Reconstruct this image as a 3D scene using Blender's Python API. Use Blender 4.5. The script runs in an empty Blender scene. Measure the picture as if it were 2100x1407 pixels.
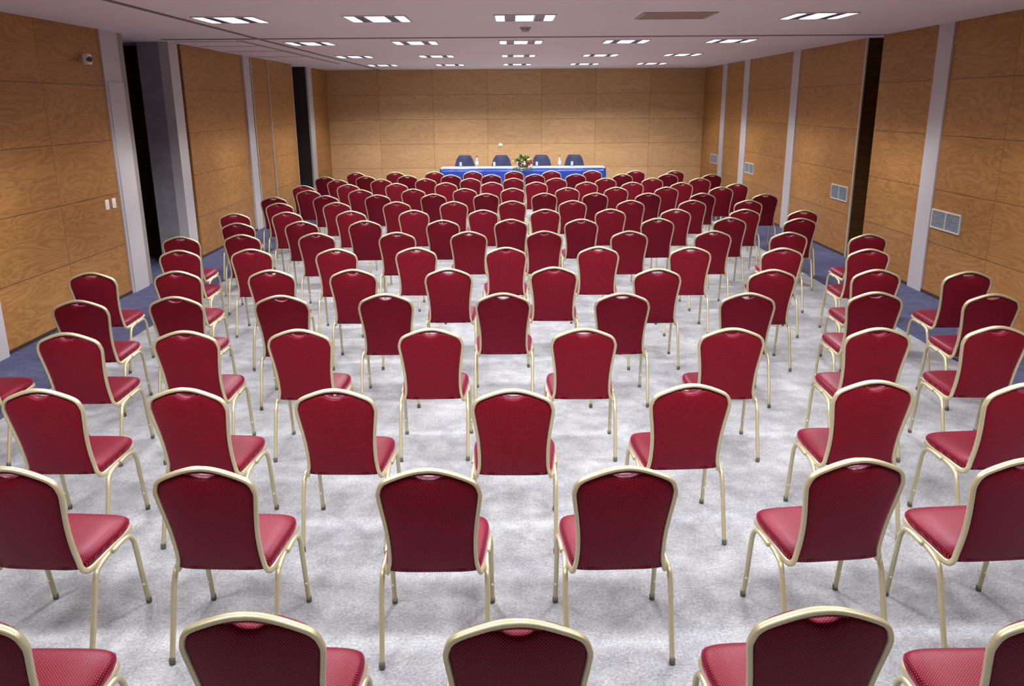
import bpy, bmesh, math, random
from mathutils import Vector, Matrix
random.seed(7)
S = bpy.context.scene
C = S.collection
H = 3.196          # ceiling height
XL, XR = -4.90, 5.17
YB, YF = 23.2, -.8
PAN_H = H/5

# ------------------------------------------------------------------ materials
def new_mat(name):
    m = bpy.data.materials.new(name); m.use_nodes = True
    nt = m.node_tree; nt.nodes.clear()
    out = nt.nodes.new('ShaderNodeOutputMaterial'); b = nt.nodes.new('ShaderNodeBsdfPrincipled')
    nt.links.new(b.outputs[0], out.inputs[0])
    return m, nt, b
def setp(b, **k):
    for n, v in k.items():
        n = n.replace('_', ' ')
        if n in b.inputs: b.inputs[n].default_value = v
def col(c): return (c[0], c[1], c[2], 1)
def mth(nt, op, a, b=None, c=None):
    n = nt.nodes.new('ShaderNodeMath'); n.operation = op
    for i, v in enumerate((a, b, c)):
        if v is None: continue
        if isinstance(v, (int, float)): n.inputs[i].default_value = v
        else: nt.links.new(v, n.inputs[i])
    return n.outputs[0]
def mixc(nt, f, a, b):
    n = nt.nodes.new('ShaderNodeMix'); n.data_type = 'RGBA'
    for s, v in ((n.inputs[0], f), (n.inputs[6], a), (n.inputs[7], b)):
        if isinstance(v, (int, float)): s.default_value = v
        elif isinstance(v, tuple): s.default_value = col(v)
        else: nt.links.new(v, s)
    return n.outputs[2]
def coords(nt, kind='Object'):
    return nt.nodes.new('ShaderNodeTexCoord').outputs[kind]
def sep(nt, v):
    n = nt.nodes.new('ShaderNodeSeparateXYZ'); nt.links.new(v, n.inputs[0]); return n.outputs
def comb(nt, x, y, z):
    n = nt.nodes.new('ShaderNodeCombineXYZ')
    for i, v in enumerate((x, y, z)):
        if isinstance(v, (int, float)): n.inputs[i].default_value = v
        else: nt.links.new(v, n.inputs[i])
    return n.outputs[0]
def noise(nt, vec, scale, detail=4, rough=.55, dist=0):
    n = nt.nodes.new('ShaderNodeTexNoise'); nt.links.new(vec, n.inputs['Vector'])
    n.inputs['Scale'].default_value = scale; n.inputs['Detail'].default_value = detail
    n.inputs['Roughness'].default_value = rough; n.inputs['Distortion'].default_value = dist
    return n.outputs[0]
def ramp(nt, f, stops):
    n = nt.nodes.new('ShaderNodeValToRGB'); nt.links.new(f, n.inputs[0])
    e = n.color_ramp.elements
    while len(e) < len(stops): e.new(.5)
    for el, (p, c) in zip(e, stops): el.position = p; el.color = col(c)
    return n.outputs[0]
def bump(nt, b, h, strength=.3, dist=.01):
    n = nt.nodes.new('ShaderNodeBump'); nt.links.new(h, n.inputs['Height'])
    n.inputs['Strength'].default_value = strength; n.inputs['Distance'].default_value = dist
    nt.links.new(n.outputs[0], b.inputs['Normal'])

def plain(name, c, rough=.6, metal=0., var=.06, scale=8, **k):
    m, nt, b = new_mat(name)
    v = noise(nt, coords(nt), scale, 3)
    lo = tuple(max(0, x*(1-var)) for x in c); hi = tuple(min(1, x*(1+var)) for x in c)
    nt.links.new(mixc(nt, v, lo, hi), b.inputs['Base Color'])
    setp(b, Roughness=rough, Metallic=metal, **k)
    return m

def wood(name, axis, off, width, dark=1.0, seams=True, pal=None):
    """veneered panels: grain runs horizontally, joints every 'width' along the wall and every fifth of the height"""
    m, nt, b = new_mat(name)
    o = sep(nt, coords(nt)); u = o[0] if axis == 'X' else o[1]; z = o[2]
    uu = mth(nt, 'DIVIDE', mth(nt, 'SUBTRACT', u, off), width); zz = mth(nt, 'DIVIDE', z, PAN_H)
    cu = mth(nt, 'FLOOR', uu); cz = mth(nt, 'FLOOR', zz)
    wn = nt.nodes.new('ShaderNodeTexWhiteNoise'); nt.links.new(comb(nt, cu, cz, 3.1), wn.inputs['Vector'])
    rnd = wn.outputs['Value']
    sh = mth(nt, 'MULTIPLY', rnd, 17.0)
    fig = noise(nt, comb(nt, mth(nt, 'ADD', mth(nt, 'MULTIPLY', u, .55), sh), mth(nt, 'MULTIPLY', z, 2.6), sh), 1.5, 3, .5, 1.3)
    band = mth(nt, 'FRACT', mth(nt, 'MULTIPLY', fig, 9.0))
    band = mth(nt, 'ABSOLUTE', mth(nt, 'SUBTRACT', mth(nt, 'MULTIPLY', band, 2), 1))
    fine = noise(nt, comb(nt, mth(nt, 'MULTIPLY', u, 1.6), mth(nt, 'MULTIPLY', z, 45), sh), 2.2, 4, .65)
    g = mth(nt, 'ADD', mth(nt, 'MULTIPLY', band, .38), mth(nt, 'MULTIPLY', fine, .62))
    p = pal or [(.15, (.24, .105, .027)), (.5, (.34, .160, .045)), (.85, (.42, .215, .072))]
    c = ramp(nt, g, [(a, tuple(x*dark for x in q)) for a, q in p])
    br = mth(nt, 'ADD', mth(nt, 'MULTIPLY', rnd, .16), .92)
    hsv = nt.nodes.new('ShaderNodeHueSaturation'); nt.links.new(c, hsv.inputs['Color']); nt.links.new(br, hsv.inputs['Value'])
    c = hsv.outputs[0]
    if seams:
        fz = mth(nt, 'ABSOLUTE', mth(nt, 'SUBTRACT', mth(nt, 'FRACT', mth(nt, 'ADD', zz, .5)), .5))
        fu = mth(nt, 'ABSOLUTE', mth(nt, 'SUBTRACT', mth(nt, 'FRACT', mth(nt, 'ADD', uu, .5)), .5))
        s = mth(nt, 'MAXIMUM', mth(nt, 'LESS_THAN', fz, .0045/PAN_H), mth(nt, 'LESS_THAN', fu, .004/width))
        c = mixc(nt, mth(nt, 'MULTIPLY', s, .75), c, (.07, .03, .012))
    nt.links.new(c, b.inputs['Base Color'])
    setp(b, Roughness=.42); b.inputs['Specular IOR Level'].default_value = .35
    return m

def fabric(name, base, dot, dot2, sheen=.35):
    m, nt, b = new_mat(name)
    o = sep(nt, coords(nt, 'UV'))
    # diagonal lattice of small light dots, about a centimetre apart
    p = .0105
    a = mth(nt, 'DIVIDE', mth(nt, 'ADD', o[0], o[1]), p); c_ = mth(nt, 'DIVIDE', mth(nt, 'SUBTRACT', o[0], o[1]), p)
    fa = mth(nt, 'ABSOLUTE', mth(nt, 'SUBTRACT', mth(nt, 'FRACT', a), .5)); fb = mth(nt, 'ABSOLUTE', mth(nt, 'SUBTRACT', mth(nt, 'FRACT', c_), .5))
    d = mth(nt, 'LESS_THAN', mth(nt, 'MAXIMUM', fa, fb), .175)
    w = noise(nt, coords(nt, 'UV'), 900, 2)
    bc = mixc(nt, w, tuple(x*.8 for x in base), tuple(min(1, x*1.2) for x in base))
    c = mixc(nt, d, bc, dot)
    nt.links.new(c, b.inputs['Base Color'])
    setp(b, Roughness=.43, Sheen_Weight=sheen, Sheen_Roughness=.27, Sheen_Tint=col(dot2))
    b.inputs['Specular IOR Level'].default_value = .32; b.inputs['Specular Tint'].default_value = (1, .28, .55, 1)
    bump(nt, b, mth(nt, 'MULTIPLY', d, 1.0), .35, .0015)
    return m

def emis(name, c, s):
    m, nt, b = new_mat(name)
    v = noise(nt, coords(nt), 30, 1)
    nt.links.new(mixc(nt, v, tuple(x*.97 for x in c), c), b.inputs['Emission Color'])
    setp(b, Base_Color=col((.9, .9, .9)), Emission_Strength=s)
    return m

M = {}
M['fabric'] = fabric('red_patterned_fabric', (.080, .0002, .0004), (.56, .055, .11), (1, .13, .55), .75)
M['gold'] = plain('champagne_gold_tube', (.55, .50, .32), .36, .5, .04, 40)
M['foot'] = plain('grey_foot_cap', (.09, .085, .075), .5)
M['stud'] = plain('pale_bumper', (.75, .74, .70), .35)
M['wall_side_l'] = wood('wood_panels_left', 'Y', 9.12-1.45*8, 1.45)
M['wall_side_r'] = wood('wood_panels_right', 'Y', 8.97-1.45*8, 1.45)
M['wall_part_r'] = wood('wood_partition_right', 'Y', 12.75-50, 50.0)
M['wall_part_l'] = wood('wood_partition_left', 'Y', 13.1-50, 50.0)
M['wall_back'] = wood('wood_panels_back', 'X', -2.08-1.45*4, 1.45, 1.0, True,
                      [(.15, (.42, .235, .105)), (.5, (.50, .30, .145)), (.85, (.56, .36, .185))])  # palette lifted to make up for light missing on this wall
M['dark_wood'] = wood('darkened_wood', 'Y', 0, 5, .22)
M['recess_shade'] = plain('recess_shade_lining', (.022, .012, .010), .7)  # shade of the unlit recesses put into a near-black colour
M['white_pillar'] = plain('pale_painted_pillar', (.48, .46, .48), .5, 0, .05, 3)
M['pillar_frame'] = plain('grey_brown_frame', (.26, .23, .20), .5)
M['concrete'] = plain('mottled_grey_wall', (.24, .23, .27), .8, 0, .35, 5)
M['strip'] = plain('dark_gap', (.03, .018, .014), .7)
M['edge'] = plain('aluminium_edge', (.55, .50, .42), .4, .3)
M['vent_metal'] = plain('blue_grey_vent', (.30, .36, .44), .45, .3)
M['vent_frame'] = plain('light_vent_frame', (.62, .58, .50), .45)
M['vent_hole'] = plain('vent_dark', (.05, .06, .08), .8)
M['brown_vent'] = plain('beige_brown_vent', (.46, .34, .28), .6)
M['groove'] = plain('ceiling_track_shadow', (.16, .12, .12), .7)
M['track'] = plain('ceiling_track_metal', (.42, .34, .34), .6)
M['plastic_white'] = plain('white_plastic', (.80, .78, .74), .4)
M['plastic_grey'] = plain('grey_plastic', (.42, .38, .38), .5)
M['lamp_frame'] = plain('white_lamp_frame', (.62, .60, .62), .4)
M['lamp_metal'] = plain('lamp_louvre_metal', (.30, .29, .38), .3, .6)
M['diffuser'] = emis('lit_diffuser', (1.0, .97, .99), 2.2)
M['cloth'] = None
M['pale_glare'] = plain('pale_icy_blue_glare', (.60, .75, .82), .3, 0, .1, 9)  # glare on the table top put into a pale colour
M['navy'] = plain('navy_blue_upholstery', (.010, .016, .075), .6, 0, .1, 20, Sheen_Weight=.3)
M['black_metal'] = plain('black_metal', (.02, .02, .022), .4, .4)
M['green'] = plain('dark_green_leaves', (.035, .085, .03), .6, 0, .3, 30)
M['lime'] = plain('pale_green_leaves', (.30, .36, .10), .6, 0, .3, 30)
M['cream_petal'] = plain('cream_petals', (.80, .76, .38), .6)
M['white_petal'] = plain('white_petals', (.86, .86, .80), .6)
M['red_petal'] = plain('red_petals', (.55, .05, .03), .6)
M['basket'] = plain('wicker', (.12, .07, .03), .8, 0, .3, 40)
M['water'] = None

def carpet():
    m, nt, b = new_mat('grey_carpet_with_blue_borders')
    o = coords(nt); s = sep(nt, o)
    big = noise(nt, o, 1.1, 3, .6); mid = noise(nt, o, 7.0, 4, .7); fin = noise(nt, o, 75, 3, .8)
    v = mth(nt, 'ADD', mth(nt, 'ADD', mth(nt, 'MULTIPLY', big, .22), mth(nt, 'MULTIPLY', mid, .30)), mth(nt, 'MULTIPLY', fin, .48))
    g = ramp(nt, v, [(.36, (.18, .19, .215)), (.50, (.345, .36, .385)), (.62, (.52, .545, .565))])
    bl = ramp(nt, v, [(.36, (.045, .048, .10)), (.5, (.085, .092, .175)), (.64, (.14, .15, .26))])
    w = mth(nt, 'MULTIPLY', mth(nt, 'SUBTRACT', noise(nt, o, 30, 2), .5), .02)
    x = mth(nt, 'ADD', s[0], w)
    side = mth(nt, 'MAXIMUM', mth(nt, 'LESS_THAN', x, -3.95), mth(nt, 'GREATER_THAN', x, 4.10))
    nt.links.new(mixc(nt, side, g, bl), b.inputs['Base Color'])
    setp(b, Roughness=.95); b.inputs['Specular IOR Level'].default_value = .1
    bump(nt, b, fin, .5, .006)
    return m
M['carpet'] = carpet()
def ceil_m():
    m, nt, b = new_mat('matt_ceiling_paint')
    v = noise(nt, coords(nt), .8, 2)
    nt.links.new(mixc(nt, v, (.72, .635, .65), (.77, .70, .71)), b.inputs['Base Color'])
    setp(b, Roughness=.8); b.inputs['Specular IOR Level'].default_value = .2
    return m
M['ceiling'] = ceil_m()
def cloth_m():
    m, nt, b = new_mat('blue_satin_cloth')
    v = noise(nt, coords(nt), 14, 3)
    nt.links.new(mixc(nt, v, (.012, .045, .33), (.02, .075, .44)), b.inputs['Base Color'])
    setp(b, Roughness=.2, Sheen_Weight=1.0, Sheen_Roughness=.3, Sheen_Tint=col((.75, .9, 1)))
    b.inputs['Specular IOR Level'].default_value = .9
    return m
M['cloth'] = cloth_m()
def glass_m(name, c):
    m, nt, b = new_mat(name)
    v = noise(nt, coords(nt), 20, 1)
    nt.links.new(mixc(nt, v, c, tuple(min(1, x*1.02) for x in c)), b.inputs['Base Color'])
    setp(b, Roughness=.08, Transmission_Weight=.75, IOR=1.33); return m
M['water'] = glass_m('clear_plastic', (.93, .96, .98))

# ------------------------------------------------------------------ mesh helpers
def obj(name, bm, mat, parent=None, smooth=True, mats=None):
    me = bpy.data.meshes.new(name)
    bmesh.ops.recalc_face_normals(bm, faces=bm.faces)
    bm.to_mesh(me); bm.free()
    for mm in (mats or [mat]): me.materials.append(mm)
    if smooth:
        for p in me.polygons: p.use_smooth = True
    o = bpy.data.objects.new(name, me); C.objects.link(o)
    if parent: o.parent = parent
    return o
def thing(name, label, cat, loc=(0, 0, 0), rz=0, group=None):
    o = bpy.data.objects.new(name, None); C.objects.link(o); o.empty_display_size = .1
    o.location = loc; o.rotation_euler = (0, 0, rz)
    return tag(o, label, cat, group)
def tag(o, label=None, cat=None, group=None, kind=None):
    if label: o['label'] = label
    if cat: o['category'] = cat
    if group: o['group'] = group
    if kind: o['kind'] = kind
    return o
def box(bm, x0, x1, y0, y1, z0, z1, bev=0):
    vs = [bm.verts.new((x, y, z)) for x in (x0, x1) for y in (y0, y1) for z in (z0, z1)]
    fs = []
    for f in ((0, 1, 3, 2), (4, 6, 7, 5), (0, 4, 5, 1), (2, 3, 7, 6), (0, 2, 6, 4), (1, 5, 7, 3)):
        fs.append(bm.faces.new([vs[i] for i in f]))
    if bev:
        es = set(e for f in fs for e in f.edges)
        bmesh.ops.bevel(bm, geom=list(es), offset=bev, segments=2, affect='EDGES', profile=.6)
def bx(*a, bev=0):
    bm = bmesh.new(); box(bm, *a, bev=bev); return bm
def catmull(pts, n=6, closed=False):
    pts = [Vector(p) for p in pts]; out = []
    N = len(pts); rng = N if closed else N-1
    for i in range(rng):
        g = lambda k: pts[k % N] if closed else pts[max(0, min(N-1, k))]
        a, b, c, d = g(i-1), g(i), g(i+1), g(i+2)
        for j in range(n):
            t = j/n
            out.append(.5*((2*b)+(c-a)*t+(2*a-5*b+4*c-d)*t*t+(3*b-a-3*c+d)*t**3))
    if not closed: out.append(pts[-1])
    return out
def sweep(bm, pts, rn, rb, n0, seg=10, closed=False, pw=1.0):
    """tube of oval section (rn along the carried normal, rb across it); the normal is carried along the path"""
    N = len(pts); rings = []; nrm = Vector(n0)
    for i, p in enumerate(pts):
        a = pts[(i-1) % N] if (closed or i > 0) else p
        b = pts[(i+1) % N] if (closed or i < N-1) else p
        t = (b-a).normalized()
        nrm = (nrm-t*nrm.dot(t)).normalized(); bi = t.cross(nrm)
        ring = []
        for k in range(seg):
            an = 2*math.pi*k/seg
            cx, sx = math.cos(an), math.sin(an)
            cx = math.copysign(abs(cx)**pw, cx); sx = math.copysign(abs(sx)**pw, sx)
            ring.append(bm.verts.new(p+nrm*(rn*cx)+bi*(rb*sx)))
        rings.append(ring)
    rr = range(N if closed else N-1)
    for i in rr:
        A, B = rings[i], rings[(i+1) % N]
        for k in range(seg):
            bm.faces.new((A[k], A[(k+1) % seg], B[(k+1) % seg], B[k]))
    if not closed:
        bm.faces.new(rings[0][::-1]); bm.faces.new(rings[-1])
def lathe(bm, prof, seg=16, cx=0, cy=0, cz=0):
    rings = []
    for r, z in prof:
        rings.append([bm.verts.new((cx+r*math.cos(2*math.pi*k/seg), cy+r*math.sin(2*math.pi*k/seg), cz+z)) for k in range(seg)])
    for A, B in zip(rings, rings[1:]):
        for k in range(seg): bm.faces.new((A[k], A[(k+1) % seg], B[(k+1) % seg], B[k]))
    bm.faces.new(rings[0][::-1]); bm.faces.new(rings[-1])
def interp(tab, x):
    if x <= tab[0][0]: return tab[0][1]
    for (a, va), (b, vb) in zip(tab, tab[1:]):
        if x <= b: return va+(vb-va)*(x-a)/(b-a)
    return tab[-1][1]

# ------------------------------------------------------------------ banquet chair
ZB = .43
def yb(z):                                  # recline of the back
    t = max(0., min(1., (z-.41)/.52)); return .105*(1-t)**1.15 if t < 1 else 0.
def hw(z): return interp([(.40, .193), (.46, .189), (.52, .186), (.60, .188), (.68, .196), (.75, .206), (.80, .212), (.86, .212)], z)
ARCH = [(0, .921), (.045, .917), (.09, .905), (.13, .890), (.16, .877), (.182, .864), (.197, .846), (.205, .822)]
def blob(bm, P, th_f, th_b, nu, nv, nrm, uvf):
    """closed cushion: P(u,v) mid surface, u,v in [-1,1]"""
    uvl = bm.loops.layers.uv.verify()
    F = [[None]*(nv+1) for _ in range(nu+1)]; B = [[None]*(nv+1) for _ in range(nu+1)]
    uvs = {}
    for i in range(nu+1):
        u = math.sin((-1+2*i/nu)*math.pi/2)*.5+(-1+2*i/nu)*.5
        for j in range(nv+1):
            v = math.sin((-1+2*j/nv)*math.pi/2)*.5+(-1+2*j/nv)*.5
            p = P(u, v); n = nrm(u, v)
            F[i][j] = bm.verts.new(p+n*th_f(u, v)); B[i][j] = bm.verts.new(p-n*th_b(u, v))
            a_, b_ = uvf(p)
            uvs[B[i][j]] = (a_, b_); uvs[F[i][j]] = (a_, b_+(th_f(u, v)+th_b(u, v) if j == nv else 0))
    fs = []
    for i in range(nu):
        for j in range(nv):
            fs.append(bm.faces.new((F[i][j], F[i+1][j], F[i+1][j+1], F[i][j+1])))
            fs.append(bm.faces.new((B[i][j], B[i][j+1], B[i+1][j+1], B[i+1][j])))
    for i in range(nu):
        fs.append(bm.faces.new((F[i][0], B[i][0], B[i+1][0], F[i+1][0])))
        fs.append(bm.faces.new((F[i][nv], F[i+1][nv], B[i+1][nv], B[i][nv])))
    for j in range(nv):
        fs.append(bm.faces.new((F[0][j], F[0][j+1], B[0][j+1], B[0][j])))
        fs.append(bm.faces.new((F[nu][j], B[nu][j], B[nu][j+1], F[nu][j+1])))
    for f in fs:
        for l in f.loops: l[uvl].uv = uvs[l.vert]

def backrest_bm():
    bm = bmesh.new()
    LW, LH, BAND = .060, .034, .007
    def top(x): return interp(ARCH, abs(x))-.008
    def lens(x):
        a = abs(x)/LW
        return LH*(1-a**2.2) if a < 1 else 0.
    def X(u, z): return u*(hw(z)-.013) if z < .80 else u*(hw(.80)-.013)
    def P(u, v):
        s = (v+1)/2
        xt = u*(hw(.80)-.013)
        zt = top(xt)-lens(xt)-(BAND if abs(xt) < LW*1.15 else BAND*.2)
        zb = .418-.010*(1-u*u)
        z = zb+(zt-zb)*s
        return Vector((X(u, z), yb(z)+.004, z))
    N = Vector((0, 1, .18)).normalized()
    e = lambda u, v, p: math.sqrt(max(0, (1-abs(u)**p)*(1-abs(v)**p)))
    blob(bm, P, lambda u, v: .006+.030*(e(u, v, 5) if v < .5 else math.sqrt(max(0, (1-abs(u)**5)))*(1-.30*v**6)), lambda u, v: .006+.021*e(u, v, 2.6), 30, 26, lambda u, v: N, lambda p: (p.x, p.z))
    def P2(u, v):
        x = u*LW*1.12; zt = top(x)+.004
        return Vector((x, yb(zt)+.003, zt-.004-BAND*.5+v*(BAND*.5+.004)))
    blob(bm, P2, lambda u, v: .006, lambda u, v: .006, 12, 2, lambda u, v: N, lambda p: (p.x, p.z))
    return bm
def seat_bm():
    bm = bmesh.new()
    def P(u, v):
        w = .205+.030*(v+1)/2
        x = u*w*(1-.10*abs(v)**5 if v > 0 else 1-.05*abs(v)**6)
        y = .285+v*.195*(1-.085*abs(u)**5)
        z = .437+.014*v
        return Vector((x, y, z))
    N = Vector((0, -.06, 1)).normalized()
    e = lambda u, v: ((1-abs(u)**6)*(1-abs(v)**6))**.42
    blob(bm, P, lambda u, v: .010+.032*max(0, e(u, v)), lambda u, v: .012+.006*max(0, e(u, v)), 22, 22, lambda u, v: N, lambda p: (p.x, p.y))
    return bm
def frame_bm():
    pts = [(0, 0, .921)]
    for x, z in ARCH[1:]: pts.append((x-.003, yb(z), z))
    for z in (.80, .74, .68, .60, .52, .46): pts.append((hw(z)-.007, yb(z), z))
    pts += [(.190, .092, .428), (.194, .106, .405), (.200, .130, .396), (.206, .170, .400), (.212, .25, .410), (.219, .35, .421),
            (.222, .415, .428), (.214, .452, .431), (.185, .466, .432), (.10, .470, .432)]
    half = pts[1:]
    loop = pts[:1]+half+[(0, .471, .432)]+[(-x, y, z) for x, y, z in half[::-1]]
    bm = bmesh.new()
    sweep(bm, catmull(loop, 3, True), .0155, .0095, (0, 1, 0), 10, True, .8)
    return bm
def leg_bm(front, s):
    bm = bmesh.new()
    if front: p = [(.226, .27, .402), (.229, .35, .409), (.231, .405, .402), (.232, .432, .372), (.233, .445, .33), (.234, .466, .17), (.235, .488, .018)]
    else: p = [(.218, .26, .402), (.221, .19, .393), (.224, .145, .380), (.226, .120, .345), (.227, .102, .30), (.226, .055, .16), (.225, .005, .018)]
    sweep(bm, catmull([(s*x, y, z) for x, y, z in p], 4), .0115, .0115, (1, 0, 0), 10, False, .85)
    return bm
def cap_bm(front, s):
    bm = bmesh.new()
    x, y = (.235, .490) if front else (.225, .003)
    lathe(bm, [(.0125, 0), (.0135, .004), (.0135, .028), (.011, .030)], 10, s*x, y, 0)
    return bm
def make_chair():
    t = thing('banquet_chair', 'x', 'chair')
    obj('frame', frame_bm(), M['gold'], t)
    obj('backrest', backrest_bm(), M['fabric'], t)
    obj('seat', seat_bm(), M['fabric'], t)
    for fr in (False, True):
        for s in (-1, 1):
            l = obj('leg', leg_bm(fr, s), M['gold'], t)
            obj('foot_cap', cap_bm(fr, s), M['foot'], l)
            if fr:
                bm = bmesh.new(); lathe(bm, [(.003, -.006), (.006, -.003), (.006, .003), (.003, .006)], 8, s*.236, .463, .115)
                obj('bumper', bm, M['stud'], l)
    return t
def copy_tree(o, parent=None, depth=9):
    c = o.copy(); C.objects.link(c)
    if parent: c.parent = parent
    if depth:
        for ch in list(o.children): copy_tree(ch, c, depth-1)
    return c

ROWS = [
 [(-1.62, 2.06), (-0.76, 2.06), (0.01, 2.02), (0.89, 2.07), (1.57, 2.03)],
 [(-2.04, 3.07), (-1.25, 3.06), (-0.34, 3.03), (0.45, 3.04), (1.4, 3.1), (2.08, 3.09)],
 [(-2.43, 4.03), (-1.68, 4.03), (-0.91, 4.0), (0.0, 3.98), (0.92, 4.04), (1.88, 4.08), (2.63, 4.02)],
 [(-3.6, 5.13), (-2.85, 5.13), (-2.11, 5.16), (-1.38, 5.18), (-0.53, 5.18), (0.46, 5.16), (1.41, 5.14), (2.34, 5.12), (3.11, 5.14)],
 [(-3.24, 6.06), (-2.56, 6.16), (-1.76, 6.18), (-0.97, 6.21), (-0.07, 6.21), (0.84, 6.19), (1.79, 6.16), (2.76, 6.16), (3.6, 6.07)],
 [(-3.67, 7.14), (-2.94, 7.18), (-2.12, 7.2), (-1.4, 7.2), (-0.56, 7.21), (0.37, 7.25), (1.27, 7.15), (2.25, 7.07), (3.14, 7.04), (3.87, 6.93)],
 [(-3.34, 8.28), (-2.63, 8.32), (-1.77, 8.3), (-0.97, 8.34), (-0.06, 8.32), (0.87, 8.32), (1.79, 8.27), (2.68, 8.17), (3.5, 8.08)],
 [(-3.67, 9.18), (-3.03, 9.3), (-2.21, 9.38), (-1.3, 9.4), (-0.49, 9.43), (0.37, 9.43), (1.33, 9.38), (2.27, 9.35), (3.08, 9.21), (3.89, 9.03)],
 [(-3.38, 10.26), (-2.62, 10.37), (-1.83, 10.39), (-0.86, 10.4), (-0.01, 10.44), (0.87, 10.41), (1.83, 10.44), (2.74, 10.46), (3.59, 10.36)],
 [(-3.72, 11.21), (-3.05, 11.33), (-2.19, 11.39), (-1.34, 11.44), (-0.39, 11.42), (0.46, 11.45), (1.35, 11.42), (2.23, 11.36), (3.15, 11.29), (3.89, 11.14)],
 [(-3.44, 12.41), (-2.6, 12.45), (-1.71, 12.48), (-0.86, 12.46), (0.01, 12.5), (0.91, 12.49), (1.77, 12.46), (2.68, 12.42), (3.5, 12.38)],
 [(-3.76, 13.27), (-2.97, 13.42), (-2.15, 13.49), (-1.26, 13.56), (-0.41, 13.59), (0.53, 13.58), (1.35, 13.56), (2.19, 13.48), (3.05, 13.41), (4.0, 13.24)],
 [(-3.45, 14.29), (-2.58, 14.36), (-1.68, 14.41), (-0.8, 14.44), (0.02, 14.44), (0.96, 14.47), (1.8, 14.48), (2.66, 14.45), (3.59, 14.41)],
 [(-3.75, 15.18), (-2.97, 15.34), (-2.11, 15.49), (-1.21, 15.57), (-0.36, 15.6), (0.46, 15.58), (1.38, 15.51), (2.21, 15.42), (3.08, 15.28), (4.02, 15.02)],
 [(-3.36, 16.34), (-2.53, 16.4), (-1.67, 16.46), (-0.8, 16.45), (0.04, 16.43), (0.87, 16.39), (1.82, 16.32), (2.71, 16.25), (3.61, 16.18)],
 [(-3.76, 17.05), (-2.95, 17.14), (-2.12, 17.25), (-1.24, 17.31), (-0.41, 17.32), (0.48, 17.34), (1.32, 17.34), (2.27, 17.27), (3.18, 17.18), (4.04, 17.05)],
 [(-3.32, 18.09), (-2.48, 18.12), (-1.65, 18.17), (-0.83, 18.2), (0.06, 18.19), (0.86, 18.2), (1.74, 18.23), (2.66, 18.14), (3.48, 18.04)],
]
ROT = {(1, 4): 6, (1, 5): 4, (2, 6): 5, (2, 4): 3, (1, 3): 2, (1, 0): -4, (1, 1): -2.5, (2, 1): -4, (2, 2): -1.5, (0, 1): -2, (0, 3): 2}       # (row, seat) -> degrees, chairs that stand noticeably turned
ORD = ['first', 'second', 'third', 'fourth', 'fifth', 'sixth', 'seventh', 'eighth', 'ninth', 'tenth', 'eleventh', 'twelfth',
       'thirteenth', 'fourteenth', 'fifteenth', 'sixteenth', 'seventeenth']
def row_name(r):
    if r == 0: return 'the row nearest the camera'
    if r == 16: return 'the row nearest the blue table'
    if r == 15: return 'the second row from the blue table'
    if r == 14: return 'the third row from the blue table'
    return 'the %s row from the camera' % ORD[r]
def seat_name(i, n):
    if i == 0: return 'leftmost'
    if i == n-1: return 'rightmost'
    if n % 2 and i == n//2: return 'middle chair'
    if i < n/2: return ORD[i]+' from left'
    return ORD[n-1-i]+' from right'
proto = make_chair(); used = False
for r, row in enumerate(ROWS):
    for i, (x, y) in enumerate(row):
        if not used: o = proto; used = True
        else: o = copy_tree(proto, None, 9 if r <= 7 else 1)
        o.location = (x, y, 0)
        base = -math.degrees(math.atan2(x, 30))*0
        o.rotation_euler = (0, 0, math.radians(ROT.get((r, i), base+random.uniform(-1.5, 1.5))))
        o['label'] = 'red gold-framed banquet chair, %s in %s' % (seat_name(i, len(row)), row_name(r))
        o['group'] = 'red banquet chairs in rows facing the blue table'

# ------------------------------------------------------------------ room shell
def struct(name, bm, m, parent=None, smooth=False):
    o = obj(name, bm, m, parent, smooth)
    if not parent: o['kind'] = 'structure'
    return o
struct('floor', bx(-7.6, XR+.8, YF, YB+.1, -.1, 0), M['carpet'])
struct('ceiling', bx(-7.6, XR+.8, YF, YB+.1, H, H+.1), M['ceiling'])
struct('wall_back', bx(XL-.3, XR+.3, YB, YB+.1, 0, H), M['wall_back'])
struct('wall_front_unseen', bx(XL-.3, XR+.3, YF-.1, YF, 0, H), M['dark_wood'])  # unseen wall, set close and dark to cut the floor bounce
T = .12
def wall_l(y0, y1, m, dx=0): return struct('wall_left', bx(XL-T, XL+dx, y0, y1, 0, H), m)
def wall_r(y0, y1, m, dx=0): return struct('wall_right', bx(XR-dx, XR+T, y0, y1, 0, H), m)
wall_l(YF, 10.51, M['wall_side_l']); wall_l(13.08, 14.51, M['wall_part_l']); wall_l(14.51, 16.05, M['wall_part_l'], -.03)
wall_l(16.62, 17.68, M['wall_part_l'], -.02); wall_l(17.72, 19.60, M['wall_part_l']); wall_l(21.42, YB, M['wall_part_l'])
wall_r(YF, 10.29, M['wall_side_r']); wall_r(10.65, 12.24, M['wall_part_r']); wall_r(12.80, 15.62, M['wall_part_r'])
wall_r(16.0, 18.86, M['wall_part_r']); wall_r(19.28, 20.82, M['wall_part_r']); wall_r(21.22, YB, M['wall_part_r'])
tn = [0]
def trim(bm, m):
    tn[0] += 1; return struct('trim_%d' % tn[0], bm, m)
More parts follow.
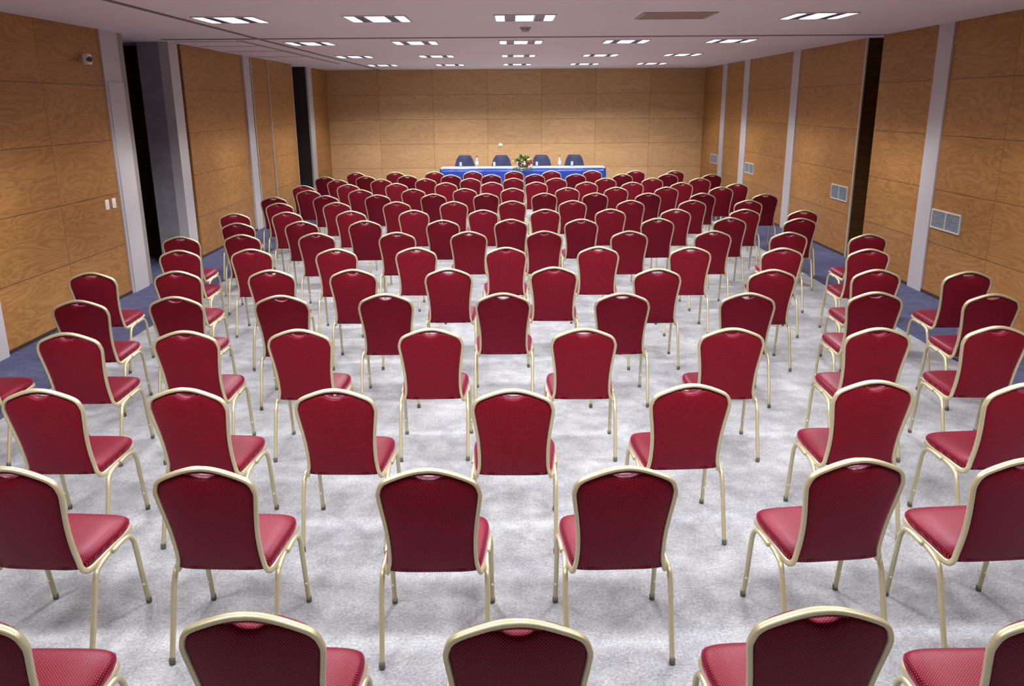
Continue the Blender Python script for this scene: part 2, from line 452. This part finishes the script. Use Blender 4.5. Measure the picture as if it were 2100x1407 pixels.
# pale pillars, left
trim(bx(XL-T, XL+.02, 10.51, 10.97, 0, H), M['white_pillar'])
trim(bx(XL+.02, XL+.035, 10.55, 10.97, 0, 2.60), M['white_pillar'])
trim(bx(XL-T, XL, 10.97, 11.16, 0, H), M['pillar_frame'])
trim(bx(XL-T, XL+.02, 12.58, 12.92, 0, H), M['white_pillar'])
trim(bx(XL-T, XL-.03, 12.92, 13.08, 0, H), M['dark_wood'])
trim(bx(XL-T, XL+.01, 16.05, 16.42, 0, H), M['white_pillar'])
trim(bx(XL-T, XL-.04, 16.42, 16.62, 0, H), M['strip'])
trim(bx(XL-.06, XL+.005, 16.50, 16.54, 0, H), M['edge'])
trim(bx(XL-T, XL-.03, 17.68, 17.72, 0, H), M['strip'])
trim(bx(XL-.02, XL+.008, 17.64, 17.675, 0, H), M['edge'])
trim(bx(XL-.02, XL+.006, 19.57, 19.60, 0, H), M['edge'])
trim(bx(XL-T, XL+.02, 20.98, 21.42, 0, H), M['white_pillar'])
trim(bx(XL, XL+.05, 7.45, 7.70, 0, 1.15), M['white_pillar'])
# recess near the back left corner
trim(bx(XL-.65, XL-.60, 19.4, 21.0, 0, H), M['recess_shade']); trim(bx(XL-.60, XL-.02, 20.93, 20.98, 0, H), M['recess_shade'])
trim(bx(XL-.60, XL-.12, 19.55, 19.60, 0, H), M['recess_shade'])
# open doorway between the pillars, left
trim(bx(-5.33, XL-T, 12.58, 12.78, 0, H), M['concrete'])
trim(bx(-7.4, -5.25, 13.4, 13.5, 0, H), M['dark_wood'])  # dark colour stands in for the shade deep in the alcove
trim(bx(-5.33, -5.25, 12.78, 13.4, 0, H), M['recess_shade'])
trim(bx(-7.5, -7.4, 10.9, 13.6, 0, H), M['recess_shade'])
trim(bx(-7.4, XL-T, 10.95, 11.0, 0, H), M['recess_shade'])
# pillars, right
trim(bx(XR-.02, XR+T, 10.29, 10.65, 0, H), M['white_pillar'])
trim(bx(XR-.02, XR+T, 15.62, 16.0, 0, H), M['white_pillar'])
trim(bx(XR-.02, XR+T, 18.86, 19.28, 0, H), M['white_pillar'])
trim(bx(XR-.02, XR+T, 20.82, 21.22, 0, H), M['white_pillar'])
trim(bx(XR+.02, XR+.60, 12.78, 12.82, 0, H), M['dark_wood'])
trim(bx(XR-.012, XR+.01, 12.76, 12.80, 0, H), M['edge'])
trim(bx(XR+.60, XR+.64, 12.1, 12.9, 0, H), M['dark_wood']); trim(bx(XR+T, XR+.60, 12.19, 12.24, 0, H), M['dark_wood'])
# thin dark base gap
for s, y0, y1 in ((-1, YF, 10.5), (-1, 13.08, 16.05), (-1, 16.62, 19.6), (-1, 21.42, YB), (1, YF, 10.29), (1, 10.65, 12.24), (1, 12.8, 15.62), (1, 16.0, 18.86), (1, 19.28, 20.82), (1, 21.22, YB)):
    o = struct('baseboard_left' if s < 0 else 'baseboard_right', bx(XL, XL+.012, y0, y1, 0, .035) if s < 0 else bx(XR-.012, XR, y0, y1, 0, .035), M['strip'])
struct('baseboard_back', bx(XL, XR, YB-.012, YB, 0, .035), M['strip'])
# ceiling tracks of the sliding partitions
def groove(x0, x1, y0, y1, m='groove'):
    trim(bx(x0, x1, y0, y1, H-.006, H+.001), M[m])
groove(-3.50, -3.44, YF, 12.10); groove(-3.50, -3.44, 12.30, YB)
groove(-4.80, XR-.02, 12.12, 12.155); groove(-4.80, XR-.02, 12.25, 12.27, 'track')
groove(-3.86, -3.82, 12.45, 19.5, 'track'); groove(-3.80, -3.79, 12.45, 19.5); groove(-4.80, -3.86, 12.62, 12.65, 'track')
groove(-4.80, -3.86, 13.6, 13.63, 'track'); groove(-4.80, -3.86, 14.9, 14.93, 'track'); groove(-4.80, -3.86, 16.6, 16.63, 'track')

# ------------------------------------------------------------------ ceiling lights
LW_, LD_ = .66, .66
LX0, LDX, LY0, LDY = .152, 1.558, 9.468, 3.634
def make_light():
    t = thing('ceiling_light', 'x', 'ceiling light')
    z = 0
    bm = bmesh.new(); w, d, f = LW_/2, LD_/2, .018
    box(bm, -w, w, -d, -d+f, -.012, 0); box(bm, -w, w, d-f, d, -.012, 0); box(bm, -w, -w+f, -d+f, d-f, -.012, 0); box(bm, w-f, w, -d+f, d-f, -.012, 0)
    obj('frame', bm, M['lamp_frame'], t, False)
    bm = bmesh.new(); box(bm, -w+f, w-f, -d+f, d-f, -.003, 0)
    for x0, x1 in ((-.215, -.10), (.10, .215)):
        for k in range(6):
            xx = x0+(x1-x0)*(k+.5)/6; box(bm, xx-.002, xx+.002, -d+f, d-f, -.010, -.003)
    obj('louvre', bm, M['lamp_metal'], t, False)
    for x0, x1 in ((-.305, -.215), (-.095, .095), (.215, .305)):
        obj('diffuser', bx(x0, x1, -d+.03, d-.03, -.009, -.003), M['diffuser'], t, False)
    return t
LIGHT_W = 52.0
lp = None
LN = {2: 'nearest the camera', 3: 'second from the camera', 4: 'third from the camera', 5: 'closest to the back wall'}
lights = bpy.data.lights.new('ceiling_lamp', 'AREA'); lights.shape = 'RECTANGLE'; lights.size = .56; lights.size_y = .56
lights.energy = LIGHT_W; lights.color = (1.0, .975, .975)
# photometric distribution of the louvred fitting: batwing along the room, sharp cut-off towards the horizontal
lights.use_nodes = True; lt = lights.node_tree; lt.nodes.clear()
lo = lt.nodes.new('ShaderNodeOutputLight'); em = lt.nodes.new('ShaderNodeEmission'); lt.links.new(em.outputs[0], lo.inputs[0])
inc = sep(lt, lt.nodes.new('ShaderNodeNewGeometry').outputs['Incoming'])
dz = mth(lt, 'MAXIMUM', mth(lt, 'ABSOLUTE', inc[2]), .03)
def curve(v, pts):
    n = lt.nodes.new('ShaderNodeValToRGB'); lt.links.new(mth(lt, 'DIVIDE', mth(lt, 'DIVIDE', mth(lt, 'ABSOLUTE', v), dz), 4.0), n.inputs[0])
    n.color_ramp.interpolation = 'EASE'
    e = n.color_ramp.elements
    while len(e) < len(pts): e.new(.5)
    for el, (p, c) in zip(e, pts): el.position = p/4.0; el.color = (c, c, c, 1)
    return n.outputs[0]
fy = curve(inc[1], [(0, .50), (.35, .52), (.85, 1), (1.25, 1), (1.75, .42), (2.9, 0)])
fx = curve(inc[0], [(0, 1), (1.05, 1), (1.7, .08), (2.6, 0)])
lt.links.new(mth(lt, 'DIVIDE', mth(lt, 'MULTIPLY', fx, fy), mth(lt, 'ADD', dz, .08)), em.inputs['Strength'])
for j in range(0, 6):
    y = LY0+LDY*(j-2)
    for i in range(5):
        if j == 2 and i == 3: continue
        x = LX0+LDX*(i-2)
        o = lp if lp is None else None
        if lp is None: lp = o = make_light()
        else: o = copy_tree(lp)
        o.location = (x, y, H)
        nm = ['leftmost', 'second from left', 'middle one', 'second from right', 'rightmost'][i]
        if j == 2: nm = ['leftmost', 'second from left', 'third from left', '', 'rightmost, right of the brown vent'][i]
        if j >= 2:
            o['label'] = 'square recessed ceiling light, %s in the row %s' % (nm, LN[j])
            o['group'] = 'recessed ceiling lights'
        else:
            o['label'] = 'square recessed ceiling light overhead, above the edge of the picture'
            o['group'] = 'ceiling lights overhead out of the picture'
        l = bpy.data.objects.new('ceiling_lamp_light', lights); C.objects.link(l)
        l.location = (x, y, H-.02)
# ceiling air vent and detector
t = thing('air_vent', 'brown rectangular air vent in the ceiling between the third and last near lights', 'air vent', (1.73, 9.35, H))
bm = bmesh.new(); box(bm, -.38, .38, -.33, -.30, -.012, 0); box(bm, -.38, .38, .30, .33, -.012, 0); box(bm, -.38, -.35, -.30, .30, -.012, 0); box(bm, .35, .38, -.30, .30, -.012, 0)
obj('frame', bm, M['brown_vent'], t, False)
bm = bmesh.new(); box(bm, -.35, .35, -.30, .30, -.002, 0)
for k in range(14): box(bm, -.35, .35, -.29+k*.043, -.272+k*.043, -.010, -.001)
obj('grille', bm, M['brown_vent'], t, False)
t = thing('smoke_detector', 'small round grey smoke detector on the ceiling behind the third near light', 'smoke detector', (.18, 10.67, H))
bm = bmesh.new(); lathe(bm, [(.07, 0), (.07, -.012), (.06, -.02)], 20); obj('base', bm, M['plastic_grey'], t)
bm = bmesh.new(); lathe(bm, [(.052, -.02), (.048, -.04), (.03, -.055), (.005, -.058)], 20); obj('sensor_head', bm, M['plastic_grey'], t)

# ------------------------------------------------------------------ wall fittings
def wall_vent(y0, y1, label):
    z0, z1 = .82, 1.05
    t = thing('wall_vent', label, 'vent', (XR, (y0+y1)/2, z0), 0, 'air vents low on the right wall')
    w = (y1-y0)/2; h = z1-z0; f = .018
    bm = bmesh.new()
    box(bm, -.016, 0, -w, w, 0, f); box(bm, -.016, 0, -w, w, h-f, h); box(bm, -.016, 0, -w, -w+f, f, h-f); box(bm, -.016, 0, w-f, w, f, h-f); box(bm, -.016, 0, -.009, .009, f, h-f)
    obj('frame', bm, M['vent_frame'], t, False)
    for a, b in ((-w+f, -.009), (.009, w-f)):
        bm = bmesh.new(); box(bm, -.003, 0, a, b, f, h-f)
        n = 9
        for k in range(n):
            z = f+(h-2*f)*(k+.5)/n; box(bm, -.013, -.003, a, b, z-.005, z+.004)
        n = 7
        for k in range(n):
            y = a+(b-a)*(k+.5)/n; box(bm, -.009, -.003, y-.003, y+.003, f, h-f)
        obj('grille', bm, M['vent_metal'], t, False)
wall_vent(9.58, 10.26, 'two-part grey air vent on the right wall, nearest the camera, beside wide pale pillar')
wall_vent(12.93, 13.60, 'two-part grey air vent on right wall, second from camera, beyond the dark recess')
wall_vent(18.08, 18.74, 'small grey air vent on right wall, third from camera, between two pale pillars')
wall_vent(21.35, 22.05, 'small grey air vent on right wall next to the back corner')
for k, (y, lab) in enumerate(((10.16, 'white wall switch left of the pale pillar, the left one of two'), (10.34, 'white wall switch left of the pale pillar, the right one of two'))):
    t = thing('wall_switch', lab, 'switch', (XL, y, 1.17), 0, 'white switches on the left wall')
    obj('plate', bx(0, .010, -.045, .045, -.06, .06, bev=.003), M['plastic_white'], t)
    obj('rocker', bx(.010, .015, -.022, .022, -.03, .03, bev=.002), M['plastic_white'], t)
t = thing('wall_sensor', 'small white motion sensor high on the left wall', 'sensor', (XL, 10.0, 2.83))
obj('bracket', bx(0, .05, -.02, .02, -.02, .02, bev=.004), M['plastic_grey'], t)
obj('housing', bx(.05, .12, -.045, .045, -.055, .06, bev=.012), M['plastic_white'], t)
bm = bmesh.new(); lathe(bm, [(.034, 0), (.030, .012), (.015, .02)], 14)
o = obj('lens', bm, M['vent_hole'], t); o.rotation_euler = (0, math.radians(90), math.radians(-40)); o.location = (.118, -.02, 0)
t = thing('wall_fitting', 'small round white fitting on the back wall above the second blue chair', 'wall fitting', (-.29, YB, 1.235))
bm = bmesh.new(); lathe(bm, [(.055, 0), (.055, .012), (.045, .02)], 18)
o = obj('plate', bm, M['plastic_white'], t); o.rotation_euler = (math.radians(90), 0, 0)
bm = bmesh.new(); lathe(bm, [(.030, .02), (.028, .045), (.014, .055)], 18)
o = obj('knob', bm, M['plastic_white'], t); o.rotation_euler = (math.radians(90), 0, 0)

# ------------------------------------------------------------------ head table
TX0, TX1, TY0, TY1, TZ = -1.80, 2.38, 21.40, 22.15, .75
t = thing('long_table', 'long table hidden under the blue cloth at the far wall', 'table', ((TX0+TX1)/2, (TY0+TY1)/2, 0))
w, d = (TX1-TX0)/2, (TY1-TY0)/2
obj('tabletop', bx(-w+.01, w-.01, -d+.01, d-.01, TZ-.035, TZ-.006, bev=.004), M['basket'], t)
for sx in (-1, 0, 1):
    for sy in (-1, 1):
        obj('leg', bx(sx*(w-.1)-.02, sx*(w-.1)+.02, sy*(d-.09)-.02, sy*(d-.09)+.02, 0, TZ-.035), M['black_metal'], t)
bm = bmesh.new()
top = []; n_x, n_y = 60, 14
per = [(TX0+(TX1-TX0)*k/n_x, TY0) for k in range(n_x)]+[(TX1, TY0+(TY1-TY0)*k/n_y) for k in range(n_y)]+[(TX1-(TX1-TX0)*k/n_x, TY1) for k in range(n_x)]+[(TX0, TY1-(TY1-TY0)*k/n_y) for k in range(n_y)]
cx, cy = (TX0+TX1)/2, (TY0+TY1)/2
rings = []
for zz, out, wav in ((TZ+.001, -.01, 0), (TZ-.006, .002, 0), (TZ-.10, .010, .006), (.40, .016, .016), (.03, .022, .026)):
    ring = []
    for k, (x, y) in enumerate(per):
        nx = 1 if x >= TX1-.001 else (-1 if x <= TX0+.001 else 0); ny = 1 if y >= TY1-.001 else (-1 if y <= TY0+.001 else 0)
        q = out+wav*math.sin(k*2.1)*.6+wav*.4*math.sin(k*.9)
        ring.append(bm.verts.new((x+nx*q, y+ny*q, zz)))
    rings.append(ring)
N_ = len(per)
for A, B in zip(rings, rings[1:]):
    for k in range(N_): bm.faces.new((A[k], A[(k+1) % N_], B[(k+1) % N_], B[k]))
bm.faces.new(rings[0])
tc = tag(obj('tablecloth', bm, M['cloth'], None, True), 'bright blue satin cloth draped over the long table at the far wall', 'tablecloth')

o = obj('top_glare', bx(TX0+.004, TX1-.004, TY0+.004, TY1-.004, TZ+.001, TZ+.004, bev=.001), M['pale_glare'], tc); o['label'] = 'pale icy blue glare on top of the cloth'  # thin added panel painting the glare over the blue cloth
def blue_chair(x, label):
    t = thing('conference_chair', label, 'chair', (x, 22.42, 0), 0, 'navy chairs behind the blue table')
    # faces the room (towards -y); the back stands at y = +.25
    bm = bmesh.new()
    def P(u, v):
        z = .72+v*.28; w = .245*(1-.42*max(0, v)**3)
        return Vector((u*w, .30+.045*(v)-.05*u*u, z))
    e = lambda u, v: math.sqrt(max(0, (1-u**6)*(1-v**6)))
    blob(bm, P, lambda u, v: .008+.02*e(u, v), lambda u, v: .008+.025*e(u, v), 18, 14, lambda u, v: Vector((0, 1, 0)), lambda p: (p.x, p.z))
    obj('backrest', bm, M['navy'], t)
    bm = bmesh.new()
    def P(u, v): return Vector((u*.25*(1-.1*abs(v)**4), .04+v*.22, .45))
    blob(bm, P, lambda u, v: .01+.03*e(u, v), lambda u, v: .01+.02*e(u, v), 14, 14, lambda u, v: Vector((0, 0, 1)), lambda p: (p.x, p.y))
    obj('seat', bm, M['navy'], t)
    for s in (-1, 1):
        bm = bmesh.new(); sweep(bm, catmull([(s*.235, .27, .78), (s*.26, .25, .66), (s*.27, .05, .64), (s*.27, -.12, .63), (s*.255, -.16, .56), (s*.245, -.16, .45)], 4), .016, .014, (1, 0, 0), 8)
        obj('armrest', bm, M['black_metal'], t)
        bm = bmesh.new(); sweep(bm, catmull([(s*.22, .2, .44), (s*.225, .24, .2), (s*.23, .28, .0)], 3), .012, .012, (1, 0, 0), 8); obj('leg', bm, M['black_metal'], t)
        bm = bmesh.new(); sweep(bm, catmull([(s*.22, -.14, .44), (s*.225, -.16, .2), (s*.23, -.18, .0)], 3), .012, .012, (1, 0, 0), 8); obj('leg', bm, M['black_metal'], t)
for x, lab in ((-1.24, 'navy blue chair behind the blue table, leftmost of four'), (-.26, 'navy blue chair behind the blue table, left of the flowers'),
               (.80, 'navy blue chair behind the blue table, right of the flowers'), (1.68, 'navy blue chair behind the blue table, rightmost of four')):
    blue_chair(x, lab)
def bottle(x, y, lab):
    t = thing('water_bottle', lab, 'bottle', (x, y, TZ+.0045), 0, 'water bottles on the blue table')
    bm = bmesh.new(); lathe(bm, [(.03, 0), (.038, .01), (.038, .15), (.030, .19), (.014, .225), (.013, .245)], 16); obj('body', bm, M['water'], t)
    bm = bmesh.new(); lathe(bm, [(.016, .24), (.016, .268), (.012, .272)], 12); obj('cap', bm, M['navy'], t)
    bm = bmesh.new(); lathe(bm, [(.0388, .05), (.0388, .13)], 16); obj('paper_label', bm, M['plastic_white'], t)
def glass(x, y, lab):
    t = thing('drinking_glass', lab, 'glass', (x, y, TZ+.0045), 0, 'drinking glasses on the blue table')
    bm = bmesh.new(); lathe(bm, [(.028, 0), (.034, .12), (.031, .12), (.026, .01)], 16); obj('tumbler', bm, M['water'], t)
    bm = bmesh.new(); lathe(bm, [(.0265, .012), (.030, .10)], 16); obj('napkin', bm, M['white_petal'], t)
bottle(-.89, 22.02, 'clear water bottle on the blue table, between the two left navy chairs')
bottle(1.25, 22.02, 'clear water bottle on the blue table, between the two right navy chairs')
for x, lab in ((-1.31, 'drinking glass before the leftmost navy chair'), (-.44, 'drinking glass before the navy chair left of the flowers'),
               (.66, 'drinking glass before the navy chair right of the flowers'), (1.57, 'drinking glass before the rightmost navy chair')):
    glass(x, 21.98, lab)
# flower arrangement
rnd = random.Random(3)
t = thing('flower_arrangement', 'low arrangement of cream flowers and greenery at the middle front of the blue table', 'flowers', (.31, 21.66, TZ+.0045))
bm = bmesh.new(); lathe(bm, [(.10, 0), (.14, .05), (.15, .09), (.13, .10)], 18); obj('basket', bm, M['basket'], t)
def leaf(bm, p, d, L, W):
    d = d.normalized(); s = d.cross(Vector((0, 0, 1)));
    if s.length < .1: s = Vector((1, 0, 0))
    s.normalize(); n = s.cross(d)
    a = bm.verts.new(p); b_ = bm.verts.new(p+d*L*.45+s*W+n*.01); c_ = bm.verts.new(p+d*L); e_ = bm.verts.new(p+d*L*.45-s*W+n*.01)
    m_ = bm.verts.new(p+d*L*.5+n*.02)
    for f in ((a, b_, m_), (b_, c_, m_), (c_, e_, m_), (e_, a, m_)): bm.faces.new(f)
bm = bmesh.new()
for k in range(110):
    an = rnd.uniform(0, 6.28); el = rnd.uniform(-.02, 1.1)
    d = Vector((math.cos(an)*math.cos(el)*1.3, math.sin(an)*math.cos(el)*.7, math.sin(el)))
    leaf(bm, Vector((0, 0, .09))+d*rnd.uniform(.02, .14), d, rnd.uniform(.09, .17), rnd.uniform(.02, .035))
for k in range(30):
    x = rnd.uniform(-.25, .2); leaf(bm, Vector((x, -.29, .02)), Vector((rnd.uniform(-.3, .3), -.35, -.5)), rnd.uniform(.08, .16), .02)
obj('foliage', bm, M['green'], t, False)
bm = bmesh.new()
for k in range(90):
    an = rnd.uniform(0, 6.28); el = rnd.uniform(.3, 1.4)
    d = Vector((math.cos(an)*math.cos(el)*1.3, math.sin(an)*math.cos(el)*.7, math.sin(el)))
    leaf(bm, Vector((0, 0, .1))+d*rnd.uniform(.05, .14), d, rnd.uniform(.1, .2), .014)
obj('sprigs', bm, M['lime'], t, False)
def bloom(bm, p, r):
    for k in range(9):
        an = k*2.4; tilt = .25+.9*(k/9)
        d = Vector((math.cos(an)*math.cos(tilt), math.sin(an)*math.cos(tilt), math.sin(tilt)))
        leaf(bm, p, d, r, r*.45)
    bmesh.ops.create_icosphere(bm, subdivisions=1, radius=r*.45, matrix=Matrix.Translation(p))
for nm, m, cnt in (('cream_blossom', 'cream_petal', 34), ('white_blossom', 'white_petal', 8), ('red_blossom', 'red_petal', 5)):
    for k in range(cnt):
        an = rnd.uniform(0, 6.28); el = rnd.uniform(.25, 1.45)
        if nm == 'red_blossom': an = rnd.uniform(-1.5, -.3); el = rnd.uniform(.0, .5)
        if nm == 'white_blossom': an = rnd.uniform(-2.4, -.7); el = rnd.uniform(-.1, .6)
        d = Vector((math.cos(an)*math.cos(el)*1.25, math.sin(an)*math.cos(el)*.7, math.sin(el)))
        bm = bmesh.new(); bloom(bm, Vector((0, 0, .06))+d*rnd.uniform(.15, .24), rnd.uniform(.035, .055))
        obj(nm, bm, M[m], t, False)

# ------------------------------------------------------------------ camera, world, view
f, pit, yaw, roll, hc = 1708.29, .2797, -.0006, -.0068, 2.314
cp, sp, cy_, sy_ = math.cos(pit), math.sin(pit), math.cos(yaw), math.sin(yaw)
fw = Vector((sy_*cp, cy_*cp, -sp)); rt = Vector((cy_, -sy_, 0)); up = rt.cross(fw)
r2 = rt*math.cos(roll)+up*math.sin(roll); u2 = -rt*math.sin(roll)+up*math.cos(roll)
cam = bpy.data.cameras.new('camera'); cam.sensor_width = 36; cam.lens = f/2100*36; cam.clip_start = .05; cam.clip_end = 100
co = bpy.data.objects.new('camera', cam); C.objects.link(co)
mw = Matrix((r2, u2, -fw)).transposed().to_4x4(); mw.translation = (0, 0, hc); co.matrix_world = mw
S.camera = co
w = bpy.data.worlds.new('world'); w.use_nodes = True; S.world = w
w.node_tree.nodes['Background'].inputs[0].default_value = (.05, .05, .06, 1); w.node_tree.nodes['Background'].inputs[1].default_value = .2
S.view_settings.view_transform = 'Standard'; S.view_settings.look = 'None'; S.view_settings.gamma = 1
S.view_settings.exposure = 0.55
S.cycles.use_denoising = True
S.cycles.max_bounces = 8; S.cycles.diffuse_bounces = 5
